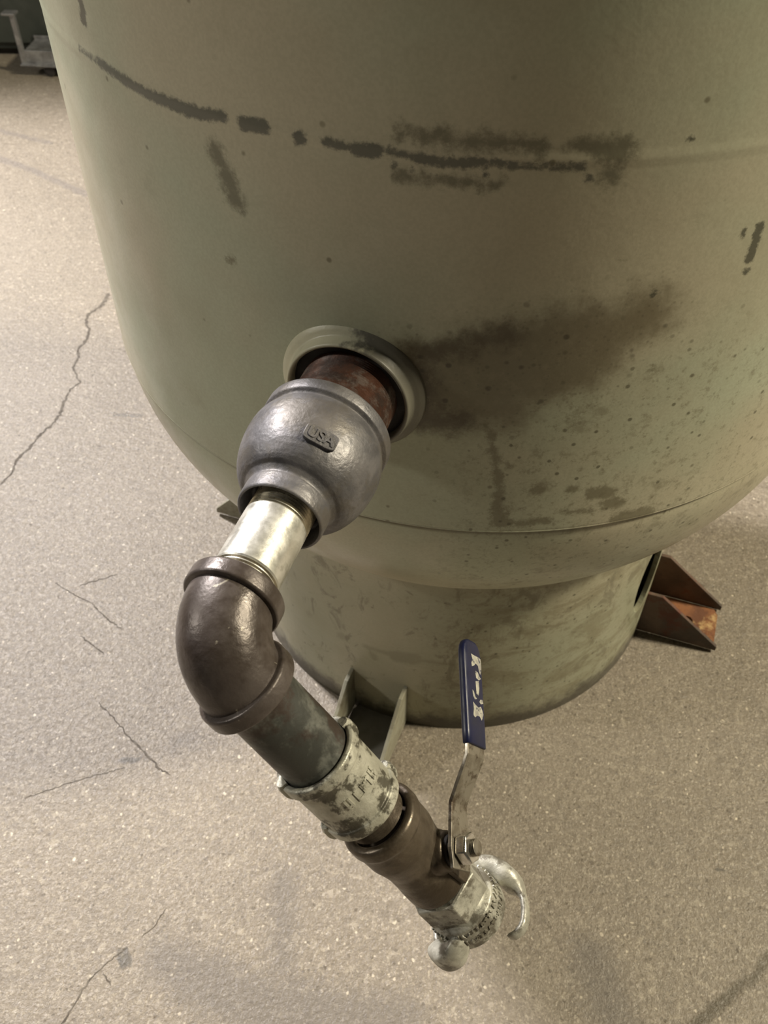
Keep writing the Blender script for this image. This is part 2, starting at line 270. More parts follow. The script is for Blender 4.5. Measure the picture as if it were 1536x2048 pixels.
def mat_collar():
    m, t, b = new_mat('outlet_collar_paint'); P = objco(t)
    c = t.mix(t.ramp(t.noise(P, 30, 5, 0.6), 0.4, 0.65), (0.55, 0.53, 0.38), (0.44, 0.43, 0.31))
    # paint worn to grey metal on the right-hand side of the collar
    sx = t.n('ShaderNodeSeparateXYZ'); t.put(sx.inputs[0], P)
    w = t.math('ADD', t.math('MULTIPLY', sx.outputs[0], 14.0), t.math('MULTIPLY', t.math('SUBTRACT', t.noise(P, 45, 5, 0.7), 0.5), 1.3))
    c = t.mix(t.ramp(w, -1.22, -0.95, 0, 0.85), c, (0.085, 0.08, 0.07))
    t.put(b.inputs['Base Color'], c); b.inputs['Roughness'].default_value = 0.42
    t.put(b.inputs['Normal'], t.bump(t.noise(P, 180, 4), 0.25, 0.001))
    return m
M_COLLAR = mat_collar()

def mat_grip():
    m, t, b = new_mat('blue_vinyl'); P = objco(t)
    t.put(b.inputs['Base Color'], t.mix(t.ramp(t.noise(P, 60, 4), 0.4, 0.7), (0.007, 0.010, 0.045), (0.012, 0.014, 0.036)))
    t.put(b.inputs['Roughness'], t.ramp(t.noise(P, 90, 3), 0.3, 0.7, 0.34, 0.5))
    return m
M_GRIP = mat_grip()
M_PRINT = metal('worn_silver_print', (0.48, 0.47, 0.40), (0.30, 0.29, 0.27), 160, 0.5, 0.1, 0.1, third=((0.05, 0.055, 0.09), 240, 0.56, 0.62, 0.9))

# ------------------------------------------------------------------ object helpers
def thing(name, label, cat, loc=(0, 0, 0), group=None):
    o = bpy.data.objects.new(name, None); o.empty_display_size = 0.05
    COL.objects.link(o); o.location = loc
    o['label'] = label; o['category'] = cat
    if group: o['group'] = group
    return o
def wloc(o):
    v = Vector((0, 0, 0))
    while o: v += o.location; o = o.parent
    return v
def obj(name, bm, mat, parent=None, label=None, kind=None, sharp=35, smooth=True, bevel=0.0, recalc=True):
    """link a bmesh given in world coordinates as one object under parent"""
    off = wloc(parent) if parent else Vector((0, 0, 0))
    if recalc: bmesh.ops.recalc_face_normals(bm, faces=bm.faces)
    bm.transform(Matrix.Translation(-off))
    me = bpy.data.meshes.new(name); bm.to_mesh(me); bm.free()
    if smooth:
        for p in me.polygons: p.use_smooth = True
        me.set_sharp_from_angle(angle=radians(sharp))
    me.materials.append(mat)
    o = bpy.data.objects.new(name, me); COL.objects.link(o)
    if parent: o.parent = parent
    if label: o['label'] = label
    if kind: o['kind'] = kind
    if bevel:
        md = o.modifiers.new('bevel', 'BEVEL'); md.width = bevel; md.segments = 2; md.limit_method = 'ANGLE'; md.angle_limit = radians(40)
        md.harden_normals = False
    return o
def basis(d):
    d = Vector(d).normalized(); x = d.cross(Vector((0, 0, 1)))
    if x.length < 1e-4: x = Vector((1, 0, 0))
    x.normalize(); return d, x, d.cross(x)
def lathe(bm, O, d, prof, seg=96, closed=False, fn=None, a0=0.0, sides=None, rot=0.0):
    """prof: list of (s, r) along axis d from O"""
    d, x, y = basis(d); O = Vector(O); rings = []
    for s, r in prof:
        if r < 1e-6: rings.append([bm.verts.new(O + d * s)]); continue
        ring = []
        for k in range(seg):
            a = 2 * pi * k / seg + rot
            rr = fn(s, r, a) if fn else r
            ring.append(bm.verts.new(O + d * s + (x * cos(a) + y * sin(a)) * rr))
        rings.append(ring)
    if closed: rings.append(rings[0])
    for A, B in zip(rings[:-1], rings[1:]):
        for k in range(seg):
            k2 = (k + 1) % seg
            if len(A) == 1 and len(B) == 1: continue
            if len(A) == 1: bm.faces.new((A[0], B[k], B[k2]))
            elif len(B) == 1: bm.faces.new((A[k], B[0], A[k2]))
            else: bm.faces.new((A[k], B[k], B[k2], A[k2]))
    return bm
def fillet(prof, r=0.0008, n=3):
    """round the corners of an open profile"""
    out = [prof[0]]
    for p, q, w in zip(prof[:-2], prof[1:-1], prof[2:]):
        P, Q, W = Vector(p), Vector(q), Vector(w)
        a, c = (P - Q), (W - Q)
        if a.length < 1e-7 or c.length < 1e-7: out.append(q); continue
        rr = min(r, a.length * 0.45, c.length * 0.45)
        A = Q + a.normalized() * rr; B = Q + c.normalized() * rr
        for i in range(n + 1):
            k = i / n; v = A * (1 - k) ** 2 + Q * 2 * k * (1 - k) + B * k * k
            out.append((v.x, v.y))
    out.append(prof[-1]); return out
def prism(bm, pts, d, th):
    """extrude a planar loop of world points by th along d"""
    d = Vector(d).normalized() * th
    a = [bm.verts.new(Vector(p)) for p in pts]; b = [bm.verts.new(Vector(p) + d) for p in pts]
    bm.faces.new(a); bm.faces.new(b[::-1]); n = len(a)
    for i in range(n): bm.faces.new((a[i], b[i], b[(i + 1) % n], a[(i + 1) % n]))
    return bm
def sweep(bm, path, width_dir, sections):
    """loft closed sections (lists of world points) and cap the ends"""
    rings = [[bm.verts.new(Vector(p)) for p in s] for s in sections]
    for A, B in zip(rings[:-1], rings[1:]):
        n = len(A)
        for i in range(n): bm.faces.new((A[i], A[(i + 1) % n], B[(i + 1) % n], B[i]))
    bm.faces.new(rings[0][::-1]); bm.faces.new(rings[-1]); return bm

# ------------------------------------------------------------------ floor
def spaced(lo, hi, a, b, fine, coarse):
    v = list(np.arange(lo, a, coarse)) + list(np.arange(a, b, fine)) + list(np.arange(b, hi + coarse * 0.5, coarse)); return v
def ribbon(verts, faces, segs, z, grow, rnd):
    pts = [(segs[0][0], segs[0][1], segs[0][4])] + [(q[2], q[3], q[4]) for q in segs]
    fine = []
    for (x0, y0, r0), (x1, y1, r1) in zip(pts[:-1], pts[1:]):
        n = max(2, int(math.hypot(x1 - x0, y1 - y0) / 0.0035))
        for i in range(n):
            k = i / n; fine.append((x0 + (x1 - x0) * k + rnd.uniform(-.0011, .0011), y0 + (y1 - y0) * k + rnd.uniform(-.0011, .0011), r0 + (r1 - r0) * k))
    fine.append(pts[-1]); base = len(verts)
    for i, (x, y, r) in enumerate(fine):
        xa, ya, _ = fine[max(0, i - 1)]; xb, yb, _ = fine[min(len(fine) - 1, i + 1)]
        dx, dy = xb - xa, yb - ya; l = math.hypot(dx, dy) or 1; nx, ny = -dy / l, dx / l
        e = 0.15 if i in (0, len(fine) - 1) else 1.0
        wa, wb = max(.0003, r * grow * rnd.uniform(0.3, 1.25)) * e, max(.0003, r * grow * rnd.uniform(0.3, 1.25)) * e
        verts += [(x + nx * wa, y + ny * wa, z), (x - nx * wb, y - ny * wb, z)]
        if i: faces.append((base + 2 * i - 2, base + 2 * i - 1, base + 2 * i + 1, base + 2 * i))
xs = spaced(-7, 7, -1.5, 0.65, 0.008, 0.5); ys = spaced(-7, 7, -0.85, 1.8, 0.008, 0.5)
verts = [(x, y, 0.0) for y in ys for x in xs]; W_ = len(xs)
faces = [(j * W_ + i, j * W_ + i + 1, (j + 1) * W_ + i + 1, (j + 1) * W_ + i) for j in range(len(ys) - 1) for i in range(W_ - 1)]
n_plain = len(faces); rnd = random.Random(2)
def chains(segs):
    cur = [segs[0]]
    for q in segs[1:]:
        if q[:2] == cur[-1][2:4]: cur.append(q)
        else: yield cur; cur = [q]
    yield cur
for ch in chains(CRACK): ribbon(verts, faces, ch, 0.0003, 1.15, rnd)
for ch in chains(HAIR): ribbon(verts, faces, ch, 0.0003, 1.0, rnd)
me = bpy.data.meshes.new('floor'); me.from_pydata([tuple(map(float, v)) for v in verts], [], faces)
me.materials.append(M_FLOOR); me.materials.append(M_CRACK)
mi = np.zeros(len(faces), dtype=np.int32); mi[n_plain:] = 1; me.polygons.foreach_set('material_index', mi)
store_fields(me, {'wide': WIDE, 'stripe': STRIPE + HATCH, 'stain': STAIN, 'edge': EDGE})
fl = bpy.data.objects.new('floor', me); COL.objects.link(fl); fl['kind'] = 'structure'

# ------------------------------------------------------------------ tank
R = 0.38; ZT = 0.489; B = 0.293; RS = 0.2808
tank = thing('pressure_tank', 'large cream upright steel tank with scuffed weld line and round base on concrete floor', 'tank', (0, 0, 0))
TANK_FIELDS = {'smear': SMEAR, 'soft': SOFT, 'dark': DARK, 'line': LINE, 'skirt': SKIRT, 'grime_shade_a': GRIME_SHADE_A, 'grime_shade_b': GRIME_SHADE_B}
AZS = [radians(a) for a in list(np.arange(-150, -40, 0.35)) + list(np.arange(-40, 210, 2.5))]
def revolve(name, prof, step):
    """surface of revolution with columns packed where the tank faces the viewer and rows no longer than step"""
    dense = [prof[0]]
    for (z0, r0), (z1, r1) in zip(prof[:-1], prof[1:]):
        n = max(1, int(math.hypot(z1 - z0, r1 - r0) / step)) if max(z0, z1) < 1.05 else 1
        dense += [(z0 + (z1 - z0) * i / n, r0 + (r1 - r0) * i / n) for i in range(1, n + 1)]
    bm = bmesh.new(); rings = []
    for z, r in dense:
        rings.append([bm.verts.new((r * cos(a), r * sin(a), z)) for a in AZS] if r > 1e-5 else [bm.verts.new((0, 0, z))])
    n = len(AZS)
    for A, Bq in zip(rings[:-1], rings[1:]):
        for k in range(n):
            k2 = (k + 1) % n
            if len(A) == 1: bm.faces.new((A[0], Bq[k], Bq[k2]))
            elif len(Bq) == 1: bm.faces.new((A[k], Bq[0], A[k2]))
            else: bm.faces.new((A[k], Bq[k], Bq[k2], A[k2]))
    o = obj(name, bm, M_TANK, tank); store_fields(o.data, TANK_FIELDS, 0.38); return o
def head_r(z): return R * sqrt(max(0.0, 1 - ((ZT - z) / B) ** 2))
prof = [(1.62, 0.0)]
for i in range(1, 25):
    a = pi / 2 * i / 24
    prof.append((1.42 + 0.20 * cos(a), R * sin(a)))
prof += [(1.2, R), (0.9, R), (0.803, R), (0.800, R + 0.0004), (0.797, R + 0.0004), (0.794, R), (0.7, R), (0.6, R), (0.52, R), (0.4835, R), (0.4815, R - 0.0006)]
revolve('shell', prof, 0.0024)
prof = [(0.4815, 0.3788), (0.4795, 0.3776)]
for i in range(1, 60):
    a = math.asin((ZT - 0.4795) / B) + (pi / 2 - math.asin((ZT - 0.4795) / B)) * i / 59
    prof.append((ZT - B * sin(a), (R - 0.0012) * cos(a)))
prof[-1] = (ZT - B, 0.0)
revolve('bottom_head', prof, 0.005)
# skirt with an access opening
bm = bmesh.new()
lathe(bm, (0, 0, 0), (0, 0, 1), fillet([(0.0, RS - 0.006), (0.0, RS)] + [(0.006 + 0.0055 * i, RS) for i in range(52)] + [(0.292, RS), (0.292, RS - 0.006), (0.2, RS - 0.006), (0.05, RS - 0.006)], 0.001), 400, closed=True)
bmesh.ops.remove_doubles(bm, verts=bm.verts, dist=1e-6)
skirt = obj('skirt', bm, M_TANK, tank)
bm = bmesh.new(); AZH = radians(-29.5)
lathe(bm, Vector((cos(AZH), sin(AZH), 0)) * 0.2 + Vector((0, 0, 0.165)), (cos(AZH), sin(AZH), 0), [(0, 0), (0, 0.03), (0.15, 0.03), (0.15, 0)], 48,
      fn=None)
for v in bm.verts: v.co.z = 0.165 + (v.co.z - 0.165) * 2.3
cutter = obj('opening_cutter', bm, M_TANK)
md = skirt.modifiers.new('opening', 'BOOLEAN'); md.object = cutter; md.operation = 'DIFFERENCE'; md.solver = 'EXACT'
bpy.context.view_layer.update()
dg = bpy.context.evaluated_depsgraph_get()
new = bpy.data.meshes.new_from_object(skirt.evaluated_get(dg))
skirt.modifiers.clear(); skirt.data = new
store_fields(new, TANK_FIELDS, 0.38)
bpy.data.objects.remove(cutter)
for p in skirt.data.polygons: p.use_smooth = True
skirt.data.set_sharp_from_angle(angle=radians(35))
# weld beads
def bead(name, z, r, rad, amp=0.0):
    bm = bmesh.new(); seg = 720
    rings = []
    for k in range(seg):
        a = 2 * pi * k / seg; q = rad * (1 + amp * sin(k * 2.7) * sin(k * 0.37))
        rings.append([bm.verts.new(((r + q * cos(b)) * cos(a), (r + q * cos(b)) * sin(a), z + q * 1.3 * sin(b))) for b in [2 * pi * j / 8 for j in range(8)]])
    for k in range(seg):
        A, Bq = rings[k], rings[(k + 1) % seg]
        for j in range(8): bm.faces.new((A[j], Bq[j], Bq[(j + 1) % 8], A[(j + 1) % 8]))
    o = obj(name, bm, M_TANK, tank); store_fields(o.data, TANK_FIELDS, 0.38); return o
bead('weld_bead', 0.4828, R - 0.0010, 0.0012, 0.1)
bead('weld_bead', 0.2895, RS + 0.0005, 0.0035, 0.15)

# outlet collar
PAZ = radians(-102.25)
d1 = Vector((cos(PAZ), sin(PAZ), 0)); U = Vector((-sin(PAZ), cos(PAZ), 0)); NZ = Vector((0, 0, 0.6155))
bm = bmesh.new()
pr = fillet([(0.372, 0.0432), (0.372, 0.0560), (0.3790, 0.0548), (0.3815, 0.0520), (0.3835, 0.0482), (0.3880, 0.0472), (0.3915, 0.0468), (0.3925, 0.0455), (0.3918, 0.0440), (0.3900, 0.0432)], 0.0010)
lathe(bm, NZ, d1, pr, 128, closed=True)
obj('outlet_collar', bm, M_COLLAR, tank, label='cream outlet collar with worn grey paint')

# feet
def foot(az, m_gus, m_base, width=0.062, reach=0.385, lean=0.0, ht=0.083, topw=0.298, label=None):
    e = bpy.data.objects.new('foot_bracket', None); e.empty_display_size = 0.03; COL.objects.link(e); e.parent = tank
    A = radians(az); rd = Vector((cos(A), sin(A), 0)); tg = Vector((-sin(A), cos(A), 0)); UP = Vector((0, 0, 1))
    e.location = rd * 0.30
    if label: e['label'] = label
    for s in (-1, 1):
        bm = bmesh.new()
        c = tg * (s * width / 2 - 0.0025)
        r0 = sqrt(RS ** 2 - (width / 2) ** 2) - 0.002
        pts = [rd * r0 + UP * 0.0045, rd * reach + UP * 0.0045, rd * reach + UP * 0.012, rd * topw + UP * ht, rd * r0 + UP * ht]
        prism(bm, [p + c for p in pts], tg, 0.005)
        obj('gusset_plate', bm, m_gus, e, smooth=False, bevel=0.0008)
    bm = bmesh.new()
    w = width / 2 - 0.003
    # base plate with a round bolt hole
    hc = rd * (reach - 0.042) + UP * 0.0; n = 24
    inner_b = [bm.verts.new(hc + rd * 0.008 * cos(2 * pi * k / n) + tg * 0.008 * sin(2 * pi * k / n)) for k in range(n)]
    inner_t = [bm.verts.new(v.co + UP * 0.005) for v in inner_b]
    def outer(k):
        a = 2 * pi * k / n; cx, sy = cos(a), sin(a)
        r1 = reach - 0.003 - (reach - 0.042); r2 = (reach - 0.042) - (RS - 0.012)
        sx = (r1 if cx > 0 else r2) / max(abs(cx), 1e-6); s2 = w / max(abs(sy), 1e-6)
        q = min(sx, s2); return hc + rd * q * cx + tg * q * sy
    outs = [outer(k) for k in range(n)]
    ob = [bm.verts.new(p) for p in outs]; ot = [bm.verts.new(p + UP * 0.005) for p in outs]
    for k in range(n):
        k2 = (k + 1) % n
        bm.faces.new((inner_t[k], ot[k], ot[k2], inner_t[k2])); bm.faces.new((inner_b[k], inner_b[k2], ob[k2], ob[k]))
        bm.faces.new((inner_t[k], inner_t[k2], inner_b[k2], inner_b[k])); bm.faces.new((ot[k], ob[k], ob[k2], ot[k2]))
    obj('base_plate', bm, m_base, e, smooth=False)
    return e
foot(-105.3, M_FOOT, M_FOOTB, width=0.070, label='dusty cream foot bracket under the outlet')
foot(-13.2, M_DARKST, M_RUST, width=0.072, reach=0.384, label='rusty brown foot bracket with orange base plate')
foot(167.0, M_FOOT, M_FOOTB, reach=0.362, label='dark foot bracket at the left')
foot(76.0, M_DARKST, M_FOOTB)

# ------------------------------------------------------------------ drain pipe: bushing, reducer, nipple, elbow, pipe, coupling
E = NZ + d1 * 0.618
PH = radians(55.5)
d2 = (U * cos(PH) - Vector((0, 0, 1)) * sin(PH)).normalized()
pipe = thing('drain_pipe', 'iron pipe run with bell reducer, bright nipple and bent elbow, screwed into the tank outlet', 'pipe', tuple(NZ + d1 * 0.39))

def threaded(prof_len0, s1, r, pitch=0.0021, depth=0.0010):
    out = []; s = prof_len0
    while s < s1:
        out += [(s, r - depth), (s + pitch * 0.5, r)]
        s += pitch
    return out
bm = bmesh.new(); lathe(bm, NZ, d1, [(0.3828, 0.0)] + threaded(0.3832, 0.436, 0.0358) + [(0.438, 0.0)], 96)
obj('threaded_bushing', bm, M_RUSTP, pipe, label='rust-brown threaded nipple')
bm = bmesh.new(); lathe(bm, NZ, d1, [(0.3825, 0.0), (0.3825, 0.0431), (0.3835, 0.0431), (0.3845, 0.0400), (0.3845, 0.0)], 96)  # dark disc added to stand for the shade in the collar recess
obj('recess_shade_disc', bm, M_BLACK, pipe, label='black disc standing in for shade inside the collar')
# bell reducer
pr = [(0.4295, 0.0352), (0.4290, 0.0452), (0.4300, 0.0462), (0.4385, 0.0460), (0.4396, 0.0446), (0.4408, 0.0430), (0.4440, 0.0446)]
for i in range(0, 15):
    k = i / 14; a = radians(-35 + 118 * k)
    pr.append((0.4585 + 0.0395 * sin(a) * (1.0 if a > 0 else 0.62), 0.0295 + 0.0182 * cos(a) if a > 0 else 0.0477 - (1 - cos(a)) * 0.016))
pr += [(0.5005, 0.0292), (0.5020, 0.0288), (0.5030, 0.0293), (0.5140, 0.0292), (0.5152, 0.0284), (0.5150, 0.0272), (0.5100, 0.0262), (0.5030, 0.0240), (0.5020, 0.0214), (0.49, 0.0214)]
bm = bmesh.new(); lathe(bm, NZ, d1, fillet(pr, 0.0007, 2), 128)
red = obj('bell_reducer', bm, M_IRON, pipe, label='grey bell-shaped reducer')
# raised marking plate with letters on the bell
def surf_frame(O, d, s, ang, r):
    dd, x, y = basis(d); n = (x * cos(ang) + y * sin(ang)); tg = (-x * sin(ang) + y * cos(ang))
    return Vector(O) + dd * s + n * r, n, tg, dd
def text_on(body, parent, name, mat, P, n, right, up, size, depth=0.0006, label=None):
    cu = bpy.data.curves.new(name, 'FONT'); cu.body = body; cu.size = size; cu.extrude = depth; cu.align_x = 'CENTER'; cu.align_y = 'CENTER'
    cu.offset = size * 0.012
    o = bpy.data.objects.new(name, cu); COL.objects.link(o)
    bpy.context.view_layer.update()
    me = bpy.data.meshes.new_from_object(o.evaluated_get(bpy.context.evaluated_depsgraph_get()))
    bpy.data.objects.remove(o); bpy.data.curves.remove(cu)
    T = Matrix((right, up, n)).transposed().to_4x4(); T.translation = P - wloc(parent)
    me.transform(T); me.materials.append(mat)
    q = bpy.data.objects.new(name, me); COL.objects.link(q); q.parent = parent
    if label: q['label'] = label
    return q
PT, n_, tg_, _ = surf_frame(NZ, d1, 0.4795, radians(249), 0.0466)
nn = (n_ + d1 * 0.34).normalized(); up_ = (-d1 + n_ * 0.34).normalized()
bm = bmesh.new()
oval = []
for k in range(28):
    a = 2 * pi * k / 28; oval.append(PT - nn * 0.0030 + (-tg_) * 0.0112 * math.copysign(abs(cos(a)) ** 0.4, cos(a)) + up_ * 0.0056 * math.copysign(abs(sin(a)) ** 0.4, sin(a)))
prism(bm, oval, nn, 0.0034)
obj('marking_plate', bm, M_IRON, red, bevel=0.0004)
text_on('USA', red, 'embossed_letters', M_IRON, PT + nn * 0.0004, nn, -tg_, up_, 0.0098, 0.0007)

# bright nipple
bm = bmesh.new()
lathe(bm, NZ, d1, [(0.4925, 0.0), (0.4925, 0.0196), (0.5200, 0.0200), (0.5215, 0.0211), (0.5650, 0.0211), (0.5665, 0.0200), (0.595, 0.0196), (0.595, 0.0)], 96)
nip = obj('pipe_nipple', bm, M_GALV, pipe, label='bright galvanised nipple')
for sa, sb in ((0.4990, 0.5212), (0.5655, 0.5860)):
    bm = bmesh.new(); lathe(bm, NZ, d1, threaded(sa, sb, 0.0210, 0.0024, 0.0013), 96)
    obj('thread', bm, M_THREAD, nip, sharp=80, label='cut brassy thread')
# elbow body swept along the bend
RB = 0.033
bm = bmesh.new()
secs = []
LEG = 0.034
def circ_pts(c, ax, x, r, n=72):
    y = ax.cross(x); return [c + (x * cos(2 * pi * k / n) + y * sin(2 * pi * k / n)) * r for k in range(n)]
nrm = d1.cross(d2).normalized()
seqs = []
cbend = E - d1 * RB + d2 * RB
seqs.append((E - d1 * LEG, d1, 0.0262))
for i in range(0, 25):
    a = (pi / 2) * i / 24
    c = cbend + (-d2) * RB * cos(a) + d1 * RB * sin(a)
    ax = (d1 * cos(a) + d2 * sin(a)).normalized()
    seqs.append((c, ax, 0.0266 + 0.0008 * sin(2 * a)))
seqs.append((E + d2 * LEG, d2, 0.0262))
sweep(bm, None, None, [circ_pts(c, ax, nrm, r) for c, ax, r in seqs])
elbow = obj('pipe_elbow', bm, M_ELBOW, pipe, label='dark brown ninety-degree elbow')
def band(O, d, s0, s1, r, rin, mat, name, parent, fr=0.0009, label=None):
    bm = bmesh.new(); lathe(bm, O, d, fillet([(s0 + 0.004, rin), (s0 + 0.0005, rin + 0.0015), (s0, r - 0.0012), (s0 + 0.001, r), (s1 - 0.001, r), (s1, r - 0.0012), (s1 + 0.0015, rin + 0.001)], fr, 3), 96)
    return obj(name, bm, mat, parent, label=label)
def band2(O, d, a, b, r, rin):
    # collar from face a (toward the pipe end) to shoulder b, axis coordinate along d
    sgn = 1 if b > a else -1
    bm = bmesh.new()
    lathe(bm, O, d, fillet([(a + sgn * 0.006, rin), (a + sgn * 0.0012, rin), (a, rin + 0.0014), (a, r - 0.001), (a + sgn * 0.0012, r), (b - sgn * 0.0012, r), (b, r - 0.0010), (b + sgn * 0.0006, rin + 0.002)], 0.0008, 3), 96)
    return bm
obj('end_band', band2(E, d1, -0.0415, -0.0300, 0.0303, 0.0209), M_ELBOW, elbow)
obj('end_band', band2(E, d2, 0.0425, 0.0310, 0.0306, 0.0226), M_ELBOW, elbow)
# lower pipe
bm = bmesh.new(); lathe(bm, E, d2, [(0.030, 0.0), (0.030, 0.0228), (0.11, 0.0232), (0.125, 0.0228), (0.126, 0.0)], 96)
obj('lower_pipe', bm, M_DARKP, pipe, label='weathered dark grey pipe below the elbow')
# coupling: two ribbed bands and a straight body with raised strokes
def lug_fn(s, r, a):
    return r
bm = bmesh.new()
lathe(bm, E, d2, fillet([(0.112, 0.0225), (0.1055, 0.0238), (0.1045, 0.0262), (0.1055, 0.0282), (0.1130, 0.0284), (0.1145, 0.0268), (0.1180, 0.0264), (0.1500, 0.0262), (0.1515, 0.0262), (0.1525, 0.0278), (0.1600, 0.0276), (0.1612, 0.0262), (0.1612, 0.0225), (0.155, 0.021)], 0.0008, 3), 128)
coup = obj('pipe_coupling', bm, M_COUP, pipe, label='pale zinc coupling blackened with grime')
for s0, s1 in ((0.103, 0.1165), (0.1505, 0.1625)):
    for k in range(2):
        a = radians(35 + 180 * k)
        dd, x, y = basis(d2); n = x * cos(a) + y * sin(a); tg = -x * sin(a) + y * cos(a)
        bm = bmesh.new()
        secs = []
        for s in [s0 + (s1 - s0) * i / 4 for i in range(5)]:
            h = 0.0030 * (1 if 0 < i else 1)
            e_ = 0.0 if s in (s0, s1) else 1.0
            cc = E + d2 * s
            rr = 0.0272 + (0.0026 if 0 < abs(s - s0) and abs(s - s1) > 1e-9 else 0.0014)
            secs.append([cc + n * 0.0235 - tg * 0.0042, cc + n * 0.0272 - tg * 0.0038, cc + n * rr - tg * 0.0022, cc + n * (rr + 0.0005), cc + n * rr + tg * 0.0022, cc + n * 0.0272 + tg * 0.0038, cc + n * 0.0235 + tg * 0.0042])
        sweep(bm, None, None, secs)
        obj('rib', bm, M_COUP, coup)
bm = bmesh.new(); dd, x, y = basis(d2); rnd = random.Random(3)
for k, (deg, s, ln, horiz) in enumerate([(262, .131, .0042, 0), (268, .131, .0042, 0), (265, .131, .0022, 1), (276, .131, .0042, 0), (279, .128, .0026, 1), (290, .131, .0042, 0), (296, .134, .003, 1), (302, .131, .0042, 0), (313, .131, .004, 0), (319, .131, .0042, 0), (316, .133, .0022, 1)]):
    a = radians(deg); n = x * cos(a) + y * sin(a); tg = -x * sin(a) + y * cos(a); c = E + d2 * s + n * 0.0255
    A, Bv = (d2, tg) if not horiz else (tg, d2)
    prism(bm, [c - A * ln - Bv * 0.0007, c + A * ln - Bv * 0.0007, c + A * ln + Bv * 0.0007, c - A * ln + Bv * 0.0007], n, 0.0016)
obj('cast_marking', bm, M_COUP, coup, smooth=False)
# short threaded nipple into the valve
bm = bmesh.new(); lathe(bm, E, d2, [(0.163, 0.0)] + threaded(0.163, 0.1760, 0.0206, 0.0019, 0.0008) + [(0.1762, 0)], 96)
obj('short_nipple', bm, M_VALVE, pipe, label='short brown threaded nipple')

# ------------------------------------------------------------------ ball valve
valve = thing('ball_valve', 'dirty bronze ball valve with blue-gripped lever, at the low end of the drain pipe', 'valve', tuple(E + d2 * 0.225))
e1 = d2.cross(Vector((0, 0, 1))).normalized(); e2 = d2.cross(e1)
BB = radians(262); av = (e1 * cos(BB) + e2 * sin(BB)).normalized()
GG = radians(22); wv = (d2 * cos(GG) + av.cross(d2) * sin(GG)).normalized(); hv = av.cross(wv).normalized()
SB = E + d2 * 0.225
bm = bmesh.new()
lathe(bm, E, d2, fillet([(0.1900, 0.0), (0.1900, 0.0206), (0.1775, 0.0212), (0.1765, 0.0232), (0.1770, 0.0262), (0.1790, 0.0275), (0.1860, 0.0278), (0.1880, 0.0268), (0.1950, 0.0264), (0.2040, 0.0262), (0.2120, 0.0245), (0.2200, 0.0232), (0.2320, 0.0232), (0.2400, 0.0238), (0.2530, 0.0240), (0.2545, 0.0225), (0.2545, 0.0)], 0.0012, 3), 96)
vb = obj('valve_body', bm, M_VALVE, valve)
# stem boss
bm = bmesh.new()
lathe(bm, SB, av, fillet([(0.006, 0.0), (0.006, 0.0165), (0.020, 0.0150), (0.0235, 0.0135), (0.0275, 0.0130), (0.0285, 0.0115), (0.0285, 0.0)], 0.001), 64)
obj('stem_boss', bm, M_VALVE, valve)
# gland pad and stop
bm = bmesh.new()
prism(bm, [SB + av * 0.0225 + d2 * a + av.cross(d2) * b for a, b in ((0.004, -0.011), (0.026, -0.009), (0.029, 0.0), (0.026, 0.010), (0.004, 0.012))], av, 0.0045)
obj('stop_lug', bm, M_VALVE, valve, bevel=0.0006)
bm = bmesh.new(); lathe(bm, SB, av, fillet([(0.028, 0.0), (0.028, 0.0105), (0.0310, 0.0105), (0.0315, 0.0)], 0.0005), 48); obj('gland_washer', bm, M_BLACK, valve)
bm = bmesh.new(); lathe(bm, SB, av, [(0.0315, 0), (0.0315, 0.0095), (0.0335, 0.0095), (0.0335, 0)], 48); obj('spring_washer', bm, M_BRIGHT, valve, bevel=0.0003)
lev = bpy.data.objects.new('lever', None); lev.empty_display_size = 0.02; COL.objects.link(lev); lev.parent = valve; lev.location = SB - wloc(valve)
# lever plate: bent strip in the hv / av plane, width along wv
PL = [(-0.013, 0.0350, 0.0105), (0.0, 0.0350, 0.0125), (0.020, 0.0350, 0.0105), (0.029, 0.0352, 0.0098), (0.040, 0.0405, 0.0100), (0.052, 0.0468, 0.0105), (0.059, 0.0500, 0.0108), (0.066, 0.0505, 0.0110), (0.136, 0.0505, 0.0110), (0.139, 0.0505, 0.0090)]
bm = bmesh.new(); secs = []
for i, (h, a, w) in enumerate(PL):
    h0, a0, _ = PL[max(0, i - 1)]; h1, a1, _ = PL[min(len(PL) - 1, i + 1)]
    T = Vector((h1 - h0, a1 - a0)).normalized(); nn = Vector((-T.y, T.x)) * 0.00135
    c = SB + hv * h + av * a; dn = hv * nn.x + av * nn.y
    secs.append([c - wv * w - dn, c + wv * w - dn, c + wv * w + dn, c - wv * w + dn])
sweep(bm, None, None, secs)
obj('lever_plate', bm, M_STEEL, lev, smooth=False, bevel=0.0004, label='stainless lever plate')
# blue vinyl sleeve, rounded section
bm = bmesh.new(); secs = []
for h, w, th in ((0.0655, 0.0118, 0.0028), (0.0660, 0.0124, 0.0033), (0.075, 0.0126, 0.0034), (0.100, 0.0126, 0.0034), (0.125, 0.0126, 0.0034), (0.132, 0.0124, 0.0034), (0.1365, 0.0112, 0.0033), (0.1395, 0.0092, 0.0031), (0.1415, 0.0066, 0.0027), (0.1422, 0.0040, 0.0018)):
    c = SB + hv * h + av * 0.0505; sec = []
    for k in range(28):
        a = 2 * pi * k / 28; ca, sa = cos(a), sin(a)
        sec.append(c + wv * (w * math.copysign(abs(ca) ** 0.35, ca)) + av * (th * math.copysign(abs(sa) ** 0.6, sa)))
    secs.append(sec)
sweep(bm, None, None, secs)
grip = obj('grip_sleeve', bm, M_GRIP, lev, sharp=60, label='blue vinyl grip with worn silver print')
